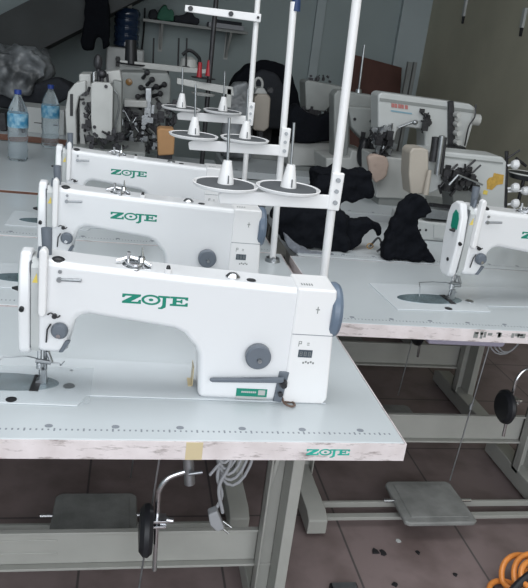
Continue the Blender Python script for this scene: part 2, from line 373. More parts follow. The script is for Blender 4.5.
# ------------------------------------------------------------------ lockstitch machine
def make_machine(loc, label):
    m = thing('sewing_machine', label, 'sewing machine', loc, 'white lockstitch machines with green lettering')
    body = MB().prism([(.030, .085), (.078, .083), (.086, .092), (.098, .150), (.106, .160), (.120, .166), (.282, .146), (.300, .138), (.322, .112), (.330, .095), (.338, .001), (.535, .001), (.535, .2435), (.30, .252), (.10, .262), (.030, .268)], -.036, .045)
    bo = obj('machine_body', body, enamel, m, bevel=.013, segs=4)
    obj('face_plate', MB().prism([(-.030, .27-.03), (-.012, .272), (.012, .275), (.034, .26), (.042, .235), (.040, .17), (.028, .085), (.012, .074), (-.022, .074), (-.030, .085), (-.037, .17)], -.004, .018, 'X'), enamel, m, bevel=.006)
    obj('head_spacer', MB().prism([(-.034, .10), (-.024, .082), (.024, .082), (.040, .10), (.042, .235), (.034, .262), (-.018, .266), (-.034, .25)], .0195, .034, 'X'), enamel_g, bo)
    obj('seam_gap', MB().box(.016, .0205, -.028, .036, .09, .258), seam, bo)
    obj('badge', MB().prism([(-.022, .205), (-.002, .196), (.010, .206), (.012, .238), (.002, .252), (-.014, .246), (-.022, .23)], -.0052, -.004, 'X'), green, m, label='green badge on the face plate')
    obj('screw', MB().cyl((-.006, -.01, .12), (-.003, -.01, .12), .005), black, m); obj('stop_pin', MB().cyl((-.018, -.01, .20), (-.004, -.01, .20), .002, .006), black, m); obj('screw', MB().cyl((.004, -.034, .172), (.004, -.042, .170), .0045), black, m)
    obj('thread_guard', MB().prism([(.034, .165), (.041, .160), (.048, .165), (.050, .285), (.043, .293), (.035, .287)], -.050, -.030), plas, m, bevel=.004)
    obj('thread_guide_arm', MB().cyl((.042, .0, .26), (.040, .002, .315), .0085, .010, 14).cyl((.032, -.02, .265), (.034, -.018, .285), .005), slate, m)
    obj('warning_sticker', MB().prism([(.0215, .222), (.031, .222), (.0295, .240)], -.0348, -.0338), yellow, m)
    td = obj('tension_dial', MB().lathe((.072, -.036, .134), [(.0, 0), (.012, 0), (.0155, -.004), (.0155, -.010), (.012, -.016), (.0, -.017)], 'Y', 24), slate, m)
    obj('dial_screw', MB().cyl((.071, -.052, .128), (.071, -.056, .128), .004), chrome, td)
    obj('check_spring', MB().tube([(.048, -.040, .108), (.050, -.042, .135), (.056, -.042, .146)], .0015, 8).cyl((.062, -.036, .161), (.062, -.043, .161), .0045).tube([(.050+.022*t_/8, -.040, .163+.004*math.sin(t_*math.pi/4)) for t_ in range(9)], .0014, 8), dark, td)
    obj('lower_shield', MB().prism([(.070, .088), (.078, .088), (.092, .112), (.082, .112)], -.040, -.030), slate, m, bevel=.002)
    obj('top_cap', MB().ell((.064, -.020, .262), .013, .012, .008), black, m)
    obj('thread_rod', MB().cyl((.068, -.038, .232), (.108, -.044, .235), .0028).cyl((.069, -.034, .232), (.069, -.042, .232), .0045).cyl((.070, -.03, .247), (.070, -.039, .247), .0035), steel, m)
    bw = MB(); cx, cy, cz = .200, .002, .2535
    bw.lathe((cx, cy, cz), [(0, 0), (.026, 0), (.026, .004), (.018, .006), (.018, .011), (0, .012)], 'Z', 28)
    bw.cyl((cx-.012, cy, cz), (cx-.012, cy, cz+.028), .0035, n=10)
    bw.tube([(cx-.034, cy-.004, cz+.01), (cx-.01, cy+.004, cz+.017), (cx+.012, cy, cz+.014), (cx+.030, cy-.01, cz+.006)], .0032, 8)
    bw.cyl((cx+.012, cy, cz+.006), (cx+.012, cy, cz+.020), .009, .006); bw.cyl((cx+.013, cy+.006, cz+.016), (cx+.012, cy+.01, cz+.036), .003, .001, 8)
    bw.box(cx-.03, cx+.03, cy-.018, cy+.016, cz-.001, cz+.003); bw.cyl((cx+.004, cy-.026, cz-.004), (cx+.004, cy-.026, cz+.004), .006)
    obj('bobbin_winder', bw, chrome, m)
    oc = obj('oil_cap', MB().cyl((.262, -.022, .250), (.262, -.022, .262), .0065), plas, m)
    obj('cap_stud', MB().cyl((.262, -.022, .262), (.262, -.022, .268), .0045, .003), black, oc)
    obj('oil_window', MB().lathe((.385, -.008, .2475), [(0, 0), (.014, 0), (.014, .004), (.008, .010), (0, .012)]), chrome, m)
    obj('filler_plug', MB().lathe((.420, -.014, .2465), [(0, 0), (.009, 0), (.009, .0025), (0, .003)]), black, m)
    mc = obj('motor_cover', MB().prism([(.507, 0), (.592, 0), (.600, .012), (.591, .155), (.585, .247), (.507, .247)], -.039, .052), plas, m, bevel=.005, segs=3)
    obj('panel_seam', MB().box(.509, .590, -.0394, -.0388, .1515, .1530), tick, mc)
    v = MB()
    for i in range(5): v.box(.518+i*.005, .520+i*.005, -.020, -.010, .2475, .2482)
    obj('panel_arrow', MB().box(.548, .556, -.0394, -.0388, .205, .207).box(.551, .553, -.0394, -.0388, .198, .212), enamel_d, mc)
    obj('vent_slots', v, enamel_d, mc)
    dp = obj('display', MB().box(.526, .554, -.0402, -.0385, .104, .120), disp, mc)
    dg = MB()
    for i in range(3):
        x = .529+i*.0085
        for (a, b_, c_, d_) in ((0, .005, .0005, .0013), (0, .005, .0045, .0053), (0, .005, .0085, .0093), (0, .0009, .001, .009), (.0042, .005, .001, .009)):
            dg.box(x+a, x+b_, -.0405, -.0401, .107+c_, .107+d_)
    obj('digits', dg, enamel_d, dp)
    pm = MB(); pm.box(.524, .5255, -.0394, -.0388, .127, .138); pm.box(.5255, .530, -.0394, -.0388, .1365, .138); pm.box(.5255, .530, -.0394, -.0388, .132, .1335); pm.box(.529, .5303, -.0394, -.0388, .1325, .138)
    pm.box(.541, .546, -.0394, -.0388, .130, .1315); pm.box(.541, .546, -.0394, -.0388, .134, .1355)
    for i in range(5): pm.box(.537+i*.005, .5405+i*.005, -.0394, -.0388, .090+(i % 2)*.002, .094+(i % 2)*.002)
    obj('panel_marks', pm, enamel_d, mc)
    hw = obj('hand_wheel', MB().lathe((0, .004, .192), [(0, .580), (.050, .580), (.055, .584), (.056, .594), (.052, .601), (.040, .604), (0, .604)], 'X', 40), wheelm, m)
    obj('wheel_mark', MB().box(.6035, .605, -.020, -.014, .215, .221), plas, hw)
    sd = obj('stitch_dial', MB().lathe((.446, -.036, .104), [(0, 0), (.023, 0), (.025, -.003), (.025, -.016), (.022, -.019), (0, -.019)], 'Y', 36), slate, m)
    obj('dial_pin', MB().cyl((.448, -.054, .100), (.448, -.062, .100), .005, .004), steel, sd)
    lv = obj('reverse_lever', MB().prism([(.356, .050), (.362, .047), (.502, .052), (.502, .063), (.362, .055), (.357, .054)], -.054, -.046), slate, m, bevel=.002)
    obj('lever_slot', MB().prism([(.489, .004), (.506, .002), (.514, .070), (.494, .070)], -.0415, -.030), slate, m, bevel=.002)
    obj('lever_pivot', MB().cyl((.503, -.046, .048), (.503, -.058, .048), .009, .006).cyl((.500, -.046, .025), (.500, -.052, .025), .005), dark, lv)
    lb = obj('label_plate', MB().box(.413, .475, -.0372, -.0358, .011, .028), green, m, label='green label plate')
    lm = MB()
    for i in range(8): lm.box(.423+i*.0038, .4262+i*.0038, -.0376, -.0371, .019, .0228)
    lm.box(.457, .471, -.0376, -.0371, .015, .026)
    obj('label_print', lm, enamel_o, lb)
    obj('label_foot', MB().box(.413, .475, -.0375, -.0358, .006, .0112), enamel_o, lb)
    logo_m = MB(); logo(logo_m, .1815, .2035, .121, -.0358, .0006, .0185)
    obj('logo', logo_m, green, m, label='green lettering on the arm')
    # bed, plates and stitching parts
    bd = obj('bed', MB().prism([(-.16, -.084), (.112, -.084), (.125, -.044), (.60, -.036), (.60, .100), (.58, .114), (-.16, .114)], 0, .0028, 'Z'), bedm, m, bevel=.0015)
    obj('slide_plate', MB().prism([(-.028+.096*math.cos(k*math.pi/20), -.003+.036*math.sin(k*math.pi/20)) for k in range(40)], .001, .0036, 'Z'), plate, bd)
    obj('needle_plate', MB().box(.017, .034, -.037, .030, .002, .0042), dark, bd)
    obj('plate_screw', MB().cyl((.088, -.012, .002), (.088, -.012, .0045), .011), steel, bd); obj('plate_screw', MB().cyl((.084, .056, .002), (.084, .056, .004), .003), steel, bd)
    obj('rubber_plug', MB().cyl((-.008, -.072, .002), (-.008, -.072, .004), .010), dark, bd)
    nb = obj('needle_bar', MB().cyl((.030, .0, .10), (.030, .0, .042), .0045).cyl((.030, 0, .046), (.030, 0, .034), .006).cyl((.030, 0, .034), (.030, 0, .004), .0012, n=8), chrome, m)
    pf = MB().cyl((.040, .006, .10), (.040, .006, .030), .004).prism([(.024, .004), (.044, .004), (.044, .010), (.042, .032), (.034, .032), (.032, .012), (.024, .008)], -.006, .010)
    pf.cyl((.024, -.004, .052), (.052, -.006, .050), .0045, n=10).cyl((.045, 0, .07), (.053, -.004, .05), .004, n=10)
    obj('presser_foot', pf, steel, m)
    fg = MB().tube([(-.052, .012, .004), (-.054, .016, .030), (-.046, .04, .034), (.0, .045, .036), (.018, .03, .040), (.022, .02, .044), (.05, .01, .042), (.066, .012, .040), (.068, .016, .034), (.068, .07, .016)], .0013, 8)
    obj('finger_guard', fg, steel, m)
    return m
M0 = (-.72, .201, T)
m1 = make_machine(M0, 'nearest white lockstitch machine, fully in view at the front of the left row')
def mach(dx, dy, lb):
    o = copy_tree(m1); o.location = (M0[0]+dx, M0[1]+dy, T); o['label'] = lb; return o
mach(-.045, .600, 'second white lockstitch machine of the left row, half hidden by the nearest')
mach(-.066, 1.200, 'third white lockstitch machine of the left row, farthest and most hidden')
m1.rotation_euler.z = math.radians(-2)
rm = mach(1.055, .620, 'white lockstitch machine on the right table, cut off by the right edge'); rm.location = (.412, .812, T); rm.scale = (1.13,)*3; rm.rotation_euler.z = math.radians(4)
# film, tape and dropped bits on the nearest bed
fm = obj('clear_film', MB().box(-.780, -.590, .120, .268, T+.0036, T+.0039), film, base=(-.69, .19, T+.003)); tag(fm, 'loose clear film lying over the nearest machine bed', 'film')
tp = obj('tape_strip', MB().box(-.400, -.3905, .2, .235, T+.003, T+.0045).box(-.392, -.3905, .2, .235, T+.003, T+.045), tape, base=(-.40, .22, T+.003)); tag(tp, 'yellowed tape stuck to the nearest machine at the foot of its pillar', 'tape')
ct = obj('cable_end', MB().tube(smooth([(-.214, .150, T+.012), (-.212, .135, T+.006), (-.200, .125, T+.004), (-.190, .132, T+.003), (-.194, .145, T+.003), (-.21, .143, T+.003)], 6), .0022, 8), mat('brown cable', (.14, .09, .07), .5), base=(-.20, .135, T)); tag(ct, 'short brown cable end curling on the nearest table below the reverse lever', 'cable')

# ------------------------------------------------------------------ thread stands
def make_stand(loc, label, guide=.83, cap=None, dz=0, c1=-.277, c2=-.132):
    """origin on the table where the pole stands"""
    s = thing('thread_stand', label, 'thread stand', loc, 'white thread stands behind the machines')
    obj('pole', MB().cyl((0, 0, 0), (-.035, 0, 1.02 if not cap else .80), .0105, n=24), plas, s)
    x = -.012
    obj('pole_base', MB().cyl((0, 0, 0), (0, 0, .012), .026, .022).cyl((.0, -.03, .012), (0, .03, .012), .006), steel, s)
    cr = MB().prism([(c1-.010, .330+dz), (x+.012, .338+dz), (x+.014, .372+dz), (c1+.005, .362+dz), (c1-.015, .352+dz)], -.020, -.011)
    co = obj('crossbar', cr, plas, s, bevel=.003)
    obj('pole_bracket', MB().box(x-.016, x+.014, -.022, -.009, .335+dz, .425+dz), plas, co, bevel=.004)
    obj('bolt', MB().cyl((x, -.020, .355+dz), (x, -.027, .355+dz), .0055, n=12).cyl((x-.001, -.02, .382+dz), (x-.001, -.027, .382+dz), .005, n=12).cyl((x-.001, -.02, .408+dz), (x-.001, -.027, .408+dz), .0055, n=12), steel, co)
    for cx in (c1, c2):
        cz = (.372 if cx > -.2 else .368)+dz
        pl = obj('spool_plate', MB().lathe((cx, -.014, cz), [(0, 0), (.066, 0), (.073, .003), (.076, .009), (.0735, .010), (.069, .005), (0, .005)], 'Z', 48), plas, s)
        obj('foam_pad', MB().lathe((cx, -.014, cz+.005), [(0, 0), (.066, 0), (.066, .004), (0, .004)], 'Z', 40), padm, pl)
        cn = obj('spool_cone', MB().lathe((cx, -.014, cz+.009), [(0, 0), (.019, 0), (.0175, .012), (.011, .045), (.0095, .052), (0, .053)], 'Z', 24), plas, pl)
        obj('cone_slot', MB().prism([(cx-.002+.004, cz+.012), (cx+.005, cz+.012), (cx+.004, cz+.03), (cx+.002, cz+.03)], -.0335, -.028), seam, cn)
        obj('spool_pin', MB().cyl((cx, -.014, cz+.06), (cx-.006, -.014, cz+.155), .0032, n=12), steel, pl)
    if guide:
        gb = obj('guide_bar', MB().prism([(x-.285, guide-.013), (x+.0, guide-.016), (x+.0, guide+.014), (x-.285, guide+.010)], -.022, -.012), plas, s, bevel=.003)
        obj('eyelet', MB().cyl((x-.265, -.022, guide), (x-.265, -.030, guide), .009).cyl((x-.115, -.022, guide), (x-.115, -.030, guide), .009).cyl((x-.012, -.022, guide), (x-.012, -.027, guide), .005), dark, gb)
    if cap: obj('blue_tape', MB().cyl((-.0265, 0, .775), (-.028, 0, .812), .0135, .012), mat('navy tape', (.015, .04, .12), .5), s)
    return s
make_stand((-.050, .515, T), 'nearest white thread stand, its two empty spool plates above the front machine', .86, None, -.012, -.274, -.127)
make_stand((-.059, 1.105, T), 'middle white thread stand with blue tape round the top of its pole', None, True, .014, -.297, -.139)
make_stand((-.078, 1.72, T), 'farthest white thread stand, with a two-hole guide bar near the top', .765, None, .032, -.283, -.122)

# power cord with plug under the nearest table
pc = thing('power_cord', 'coiled grey power cord with plug hanging under the nearest table', 'cable', (-.30, .26, T-.04))
cm = MB()
for k in range(5):
    w_ = .022+.006*k; L_ = .07+.012*k; ox = -.300+.008*k
    cm.tube([(ox+w_*math.cos(q*math.pi/10), .25+.010*k-.02*math.sin(q*math.pi/20), T-.075-L_/1.2+L_*math.sin(q*math.pi/10)) for q in range(20)], .0038, 8, closed=True)
cm.tube(smooth([(-.27, .25, T-.05), (-.30, .245, T-.12), (-.285, .24, T-.20), (-.305, .24, T-.27), (-.29, .24, T-.34)], 6), .0042, 8)
cm.tube(smooth([(-.31, .26, T-.05), (-.29, .26, T-.15), (-.31, .25, T-.24), (-.295, .25, T-.30), (-.31, .245, T-.345)], 6), .0042, 8)
cm.tube(smooth([(-.24, .25, T-.12), (-.285, .24, T-.17), (-.33, .235, T-.235)], 6), .0036, 8)
obj('cable_coil', cm, cordm, pc, world=True)
pg = obj('plug', MB().prism([(-.325, T-.335), (-.305, T-.325), (-.292, T-.355), (-.283, T-.375), (-.300, T-.383), (-.318, T-.365)], .225, .25), cordm, pc, bevel=.004, world=True)
obj('plug_pin', MB().cyl((-.293, .232, T-.372), (-.273, .228, T-.388), .0025), chrome, pg, world=True); obj('plug_pin', MB().cyl((-.287, .243, T-.366), (-.266, .238, T-.380), .0025), chrome, pg, world=True)
# cord at the right table
p2 = thing('power_cord', 'thin grey cord looping under the right table beside its knee lever', 'cable', (.75, .90, T-.04))
cm = MB()
for k in range(3):
    cm.tube([(.76+(.045+.01*k)*math.cos(q*math.pi/10), .93+.012*k, T-.15+(.07+.01*k)*math.sin(q*math.pi/10)) for q in range(20)], .0028, 8, closed=True)
obj('cable_coil', cm, cordm, p2, world=True)

# hose reel at the bottom right
hs = thing('air_hose', 'coiled orange air hose on the floor at the bottom right corner', 'hose', (.74, .40, 0))
hm = MB()
for (cx, cy, r, z, tilt) in ((.67, .40, .075, .03, .6), (.70, .37, .085, .05, .5), (.68, .36, .055, .07, .5), (.60, .365, .055, .012, .05), (.74, .36, .10, .022, .0)):
    hm.tube([(cx+r*math.cos(q*math.pi/16), cy+r*math.sin(q*math.pi/16)*math.cos(tilt), z+r*max(0, math.sin(q*math.pi/16))*math.sin(tilt)) for q in range(32)], .0085, 10, closed=True)
obj('coil', hm, orange, hs, world=True)
bk = obj('black_cable', MB().tube(smooth([(.56, .33, .02), (.63, .36, .075), (.72, .385, .10), (.84, .42, .11), (.95, .44, .02)], 8), .012, 10), rubber, hs, world=True, label='black cable lying across the coil')
rd = obj('air_gun', MB().prism([(.70, .001), (.80, .001), (.81, .01), (.80, .018), (.71, .018)], .32, .40), red, base=(.75, .30, 0), bevel=.008); tag(rd, 'red plastic tool lying under the orange hose', 'tool')
tn = thing('metal_case', 'small silver case on the floor at the bottom edge of the picture', 'case', (.12, .40, 0))
obj('case_body', MB().box(.075, .155, .375, .43, 0, .02), black, tn, world=True, bevel=.004)
obj('case_lid', MB().box(.080, .150, .378, .425, .020, .024), steel, tn, world=True, bevel=.002)
# litter on the floor
for i, (x, y, w_) in enumerate(((395, 585, .010), (383, 553, .012), (375, 552, .014), (398, 541, .010), (418, 553, .009), (455, 575, .007), (405, 420, .01))):
    if i == 6: continue
    c = QZ(x, y, 0)
    pts = [(c.x+w_*(.6+.6*random.random())*math.cos(k*math.pi/4), c.y+w_*(.6+.6*random.random())*math.sin(k*math.pi/4)) for k in range(8)]
    o = obj('floor_scrap', MB().prism(pts, 0, .003, 'Z'), skin_w if i == 3 else dark, base=(c.x, c.y, 0))
    tag(o, ['dark scrap on the floor, lowest of the scraps by the pedal', 'dark scrap on the floor left of the pale one', 'large dark scrap on the floor, leftmost of the scraps', 'pale scrap on the floor below the right pedal', 'dark scrap on the floor nearest the right pedal corner', 'tiny dark scrap on the floor left of the orange hose'][i], 'scrap', 'scraps on the floor')

# ------------------------------------------------------------------ the back of the workshop
def knob(mb, p, r, l, ax='Y', n=14):
    p = Vector(p); d = {'Y': Vector((0, -l, 0)), 'X': Vector((-l, 0, 0)), 'Z': Vector((0, 0, l))}[ax]
    mb.cyl(p, p+d, r, r*.85, n); return mb
def clamp(mb):                          # nothing that stands on a table top reaches below it
    for v in mb.bm.verts:
        if T-.3 < v.co.z < T+.001: v.co.z = T+.001
    return mb
def PX(name, pts, Y, depth, m, parent, bevel=.006, **k):
    return obj(name, clamp(MB().px(pts, Y, depth)), m, parent, bevel=bevel, world=True, **k)
def at(x, y, Y, dy=0): return Q(x, y, Y, dy)
def clutter(name, x0, x1, y0, y1, Y, depth, n, m, parent, seed):
    """linkages, screws and levers of an open mechanism, one part"""
    R = random.Random(seed); mb = MB()
    for i in range(n):
        p = at(R.uniform(x0, x1), R.uniform(y0, y1), Y); p.y += R.uniform(0, depth)
        k = R.random()
        if k < .35: mb.cyl(p, p+Vector((R.uniform(-.04, .04), R.uniform(-.01, .01), R.uniform(-.045, .045))), R.uniform(.003, .007), n=8)
        elif k < .65: mb.cyl(p, p+Vector((0, -.02, 0)), R.uniform(.006, .013), n=12)
        else:
            a, b, c = R.uniform(.005, .017), R.uniform(.005, .012), R.uniform(.007, .022); mb.box(p.x-a, p.x+a, p.y-b, p.y+b, p.z-c, p.z+c)
    return obj(name, mb, m, parent, world=True)

# --- upright machine with a white front plate (back left)
p = QZ(95, 152, T)
A = thing('sewing_machine', 'upright white special machine with a plain front plate, behind the left row beside the bottles', 'sewing machine', (-.80, 2.35, T))
Y = 2.3
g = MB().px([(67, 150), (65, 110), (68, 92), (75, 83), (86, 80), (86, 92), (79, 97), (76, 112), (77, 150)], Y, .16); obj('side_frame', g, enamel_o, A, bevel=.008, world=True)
PX('frame_slot', [(70, 94), (73, 94), (73, 116), (70, 116)], Y-.003, .01, black, A, .001)
PX('column', [(79, 74), (91, 74), (91, 84), (94, 84), (94, 150), (80, 150)], Y+.03, .20, enamel_o, A)
clutter('take_up_mechanism', 83, 93, 92, 140, Y-.01, .04, 26, dark, A, 1)
fp = PX('front_plate', [(91, 84), (94, 82), (110, 83), (113, 88), (112, 137), (110, 139), (93, 138), (91, 120)], Y-.09, .05, enamel_o, A, .004)
for q in ((106, 86.5), (94.5, 134), (108, 135), (94.5, 127)): obj('plate_screw', knob(MB(), at(q[0], q[1], Y-.09), .008, .006), dark, fp, world=True)
PX('side_casing', [(113, 80), (122, 82), (121, 134), (113, 136)], Y-.02, .20, enamel_d, A)
obj('thread_tube', MB().tube(smooth([at(114, 90, Y-.05), at(118, 96, Y-.05), at(119, 108, Y-.05), at(116, 122, Y-.05), at(114, 133, Y-.05)]), .004, 8), steel, A, world=True)
obj('tension_post', MB().cyl(at(99, 84, Y), at(98, 60, Y), .010).ell(at(98, 62, Y), .02, .02, .035), dark, A, world=True)
obj('thread_guide', MB().cyl(at(94, 82, Y), at(94, 72, Y), .007), chrome, A, world=True)
obj('tension_post', MB().cyl(at(102, 84, Y), at(102, 74, Y), .008).ell(at(102, 74, Y), .022, .02, .02), dark, A, world=True)
obj('thread_guide', MB().cyl(at(108, 84, Y), at(107, 74, Y), .006), dark, A, world=True)
PX('top_arm', [(92, 73), (120, 70), (122, 82), (113, 84), (93, 80)], Y+.05, .14, enamel_o, A)
q = at(68, 150, Y).x; q2 = at(124, 150, Y).x
obj('base', MB().box(q, q2+.1, Y-.06, Y+.26, T, at(95, 146, Y).z), enamel_d, A, bevel=.006, world=True)
clutter('feed_mechanism', 88, 124, 132, 150, Y-.10, .05, 36, dark, A, 2)
# --- overlock behind it
B = thing('sewing_machine', 'grey overlock machine crowded with tension posts, behind the upright white machine', 'sewing machine', (-.45, 2.75, T))
Y = 2.75
PX('machine_body', [(117, 76), (121, 72), (168, 73), (171, 80), (170, 116), (160, 122), (158, 152), (117, 152)], Y, .26, enamel_d, B, .010)
PX('cloth_plate', [(124, 100), (147, 101), (147, 108), (124, 107)], Y-.10, .10, enamel_o, B)
for i, (x0, y0, x1, y1) in enumerate(((147, 72, 143, 78), (152, 79, 147, 85), (156, 86, 150, 90), (160, 93, 153, 96), (141, 87, 149, 90), (138, 96, 146, 95), (164, 84, 158, 88))):
    obj('tension_post', MB().cyl(at(x1, y1, Y), at(x0, y0, Y, -.05), .010, .007, 10).ell(at(x0, y0, Y, -.05), .015, .015, .015, 8), dark, B, world=True)
obj('oil_window', MB().lathe(at(129, 82, Y), [(0, 0), (.018, 0), (.016, -.008), (0, -.01)], 'Y'), mat('amber window', (.20, .11, .04), .2), B, world=True)
PX('mechanism_post', [(145, 88), (152, 88), (152, 118), (145, 118)], Y-.06, .06, steel, B)
clutter('looper_mechanism', 120, 158, 110, 152, Y-.08, .08, 95, dark, B, 3)
clutter('knife_linkage', 118, 156, 108, 150, Y-.10, .03, 35, steel, B, 5)
clutter('presser_mechanism', 158, 176, 104, 128, Y-.04, .06, 30, dark, B, 4)
st = thing('thread_stand', 'overlock thread tray with bare pins and one tall black spool, under the wall shelf', 'thread stand', (-.35, 3.05, T))
Y = 3.1
PX('tray', [(120, 60), (176, 66), (210, 70), (210, 74), (176, 72), (120, 66)], Y, .05, enamel_o, st, .003)
PX('post', [(166, 70), (169, 70), (168, 158), (165, 158)], Y+.03, .02, dark, st, .002)
for x in (153, 178, 186):
    obj('spool_pin', MB().cyl(at(x, 67, Y+.03), at(x+.8, 38, Y+.03), .005, n=8).lathe(at(x, 68, Y+.03), [(0, 0), (.03, 0), (.02, .01), (0, .012)], 'Z', 16), dark, st, world=True)
bsp = obj('thread_cone', MB().cyl(at(131, 64, Y, .03), at(131, 40, Y, .03), .036, .030, 20), black, base=at(131, 64, Y, .03)); tag(bsp, 'tall black thread cone standing in front of the blue water jug', 'thread')
obj('spool_dish', MB().lathe(at(131, 64, Y, .03), [(0, -.006), (.08, -.004), (.085, .004), (0, .0)]), dark, st, world=True)
# --- a fourth stand: dark pole, white bar, white disc, red cones
S4 = thing('thread_stand', 'thread stand with a dark pole and short white bar, behind the farthest white one', 'thread stand', (-.18, 2.55, T))
Y = 2.55
a0, a1 = at(203, 150, Y), at(206, 0, Y); a0.z = T
obj('pole', MB().cyl(a0, (a0.x, a0.y, 2.1), .012), dark, S4, world=True)
PX('crossbar', [(177, 78), (233, 87), (234, 96), (177, 84)], Y-.03, .012, enamel_o, S4, .003)
PX('bar_end', [(227, 88), (232, 89), (231, 108), (226, 107)], Y-.03, .02, enamel_o, S4, .003)
obj('spool_plate', MB().lathe(at(203, 94, Y), [(0, -.01), (.055, -.006), (.062, .004), (0, .008)]), enamel_o, S4, world=True)
for x, y in ((199, 78), (208, 76)):
    c = at(x, y, Y)
    tag(obj('thread_cone', MB().lathe(c, [(0, 0), (.014, 0), (.009, .075), (0, .076)], 'Z', 20), red, base=c), 'left of the two small red thread cones' if x == 199 else 'right of the two small red thread cones', 'thread', 'red thread cones on the dark pole stand')
obj('cone_tray', MB().lathe(at(203.5, 77.5, Y), [(0, -.006), (.06, -.005), (.062, 0), (0, 0)]), dark, S4, world=True)
kt = thing('kettle', 'small white kettle with a black handle at the end of the overlock thread tray', 'kettle', tuple(at(186, 70, 3.2)))
c = at(188, 72, 3.2)
obj('kettle_body', MB().lathe(c, [(0, 0), (.05, 0), (.055, .03), (.045, .07), (.02, .085), (0, .088)]), enamel_o, kt, world=True)
obj('handle', MB().tube(smooth([c+Vector((.045, 0, .02)), c+Vector((.06, 0, .08)), c+Vector((.0, 0, .12)), c+Vector((-.04, 0, .09))]), .010, 8), black, kt, world=True)
tb_ = thing('foam_block', 'tan block standing between the overlock and the farthest thread stand', 'block', tuple(at(166, 157, 2.25)))
PX('block', [(157, 130), (160, 128), (174, 129), (175, 135), (174, 155), (158, 156)], 2.25, .10, tan, tb_, .012)
obj('block_foot', MB().box(at(158, 150, 2.25).x, at(173, 150, 2.25).x, 2.26, 2.34, T, at(166, 154, 2.25).z), dark, tb_, world=True)

# --- bottles
def bottle(x, y, Y, lb, h, r):
    c = QZ(x, y, T); b = thing('water_bottle', lb, 'bottle', tuple(c), 'clear water bottles on the back bench')
    pr = [(0, 0), (.8, 0), (1, .03), (.93, .10), (1, .16), (.90, .24), (1, .33), (.96, .42), (1, .50), (1, .66), (.85, .76), (.45, .88), (.30, .92), (.30, .955), (0, .955)]
    obj('bottle_body', MB().lathe((0, 0, 0), [(q[0]*r, q[1]*h) for q in pr], 'Z', 24), petm, b)
    obj('label', MB().lathe((0, 0, 0), [(r*1.005, .48*h), (r*1.02, .49*h), (r*1.02, .67*h), (r*1.005, .68*h)], 'Z', 28), bluelab, b)
    obj('cap', MB().cyl((0, 0, .94*h), (0, 0, h), .017, n=16), bluecap, b)
bottle(18, 160, 0, 'nearer clear water bottle with a blue label, at the left edge', .335, .048)
bottle(50, 147, 0, 'farther clear water bottle with a blue label, left of the upright white machine', .335, .048)
# --- white carton, dark heap, plastic bag behind the bottles
cb = thing('carton', 'off-white carton on the farther bench between the two bottles', 'box', tuple(at(34, 127, 3.45)))
c0, c1 = at(17, 128, 3.45), at(64, 128, 3.45)
obj('carton_body', MB().box(c0.x, c1.x, 3.45, 3.70, T, at(30, 107, 3.45).z), skin_w, cb, bevel=.004, world=True)
obj('tape', MB().box(c0.x+.1, c1.x-.1, 3.448, 3.45, T+.06, T+.065), dark, cb, world=True)
hp = MB().px([(-20, 110), (-20, 88), (10, 82), (40, 84), (58, 76), (72, 84), (76, 96), (60, 106), (30, 110), (10, 112)], 3.85, .35)
hp = soften(obj('dark_bundle', hp, cloth2, base=(-1.1, 4, 1)), .03, .08, .3); tag(hp, 'dark bundle of cloth lying under the plastic bags at the upper left', 'cloth')
hp2 = MB().px([(-30, 98), (-30, 52), (-5, 46), (14, 52), (30, 50), (44, 60), (46, 78), (36, 88), (16, 96)], 3.8, .4)
hp2 = soften(obj('plastic_bag', hp2, bagm, base=(-1.3, 4, 1.1)), .02, .16, .08, 2); tag(hp2, 'crumpled grey plastic bags heaped at the left edge', 'bag')
sk = thing('storage_rack', 'grey rack shelf carrying the plastic bags behind the farther bench', 'rack', (-1.9, 4.6, 0))
c0 = at(-30, 108, 3.8)
obj('shelf', MB().box(-2.2, at(76, 104, 3.8).x, 3.78, 4.3, c0.z-.12, c0.z-.08), enamel_d, sk, world=True)
for x in (-2.15, at(74, 104, 3.8).x-.05): obj('upright', MB().box(x, x+.04, 4.52, 4.56, 0, c0.z+.1).box(x, x+.04, 4.26, 4.56, c0.z-.14, c0.z-.12), enamel_d, sk, world=True)
dk = thing('storage_box', 'dark box at the left edge behind the nearer bottle', 'box', (-1.55, 3.4, T))
PX('box_body', [(-15, 140), (-15, 112), (5, 113), (7, 140)], 3.4, .2, dark, dk)

# --- wall things: coat, jug, shelf
ct = MB().px([(84, -30), (104, -30), (107, -10), (110, 20), (109, 46), (103, 50), (99, 30), (96, 33), (93, 52), (82, 50), (80, 44), (84, 20)], 5.0, .12)
ct = soften(obj('hanging_trousers', ct, cloth, base=(-.95, 5.1, 1.5)), .02, .03, .1); tag(ct, 'long black garment hanging below the staircase', 'clothing')
jg = thing('water_jug', 'dark blue ribbed water jug on a stand by the wall', 'jug', tuple(at(126, 47, 5.5)))
c = at(126, 47, 5.5); s_ = (at(139, 30, 5.5).x-at(113, 30, 5.5).x)/2; hh = at(126, 7, 5.5).z-c.z
pr = [(0, 0), (.9, 0)]
for k in range(5): pr += [(1, .03+.19*k), (1, .12+.19*k), (.93, .15+.19*k), (.93, .18+.19*k)]
pr = pr[:-2]+[(.85, .97), (.3, 1), (0, 1)]
obj('jug_body', MB().lathe(c, [(r_*s_, z_*hh) for r_, z_ in pr], 'Z', 32), jugm, jg, world=True)
obj('jug_neck', MB().cyl(c+Vector((0, 0, hh)), c+Vector((0, 0, hh+.09)), .035, .03), enamel_o, jg, world=True)
obj('dispenser_stand', MB().box(c.x-.16, c.x+.16, c.y-.16, c.y+.16, 0, c.z-.005), enamel_g, jg, world=True, bevel=.02)
obj('tap', MB().cyl(c+Vector((-.06, -.2, -.10)), c+Vector((-.06, -.15, -.10)), .02).box(c.x-.075, c.x-.045, c.y-.21, c.y-.18, c.z-.16, c.z-.08), black, jg, world=True)
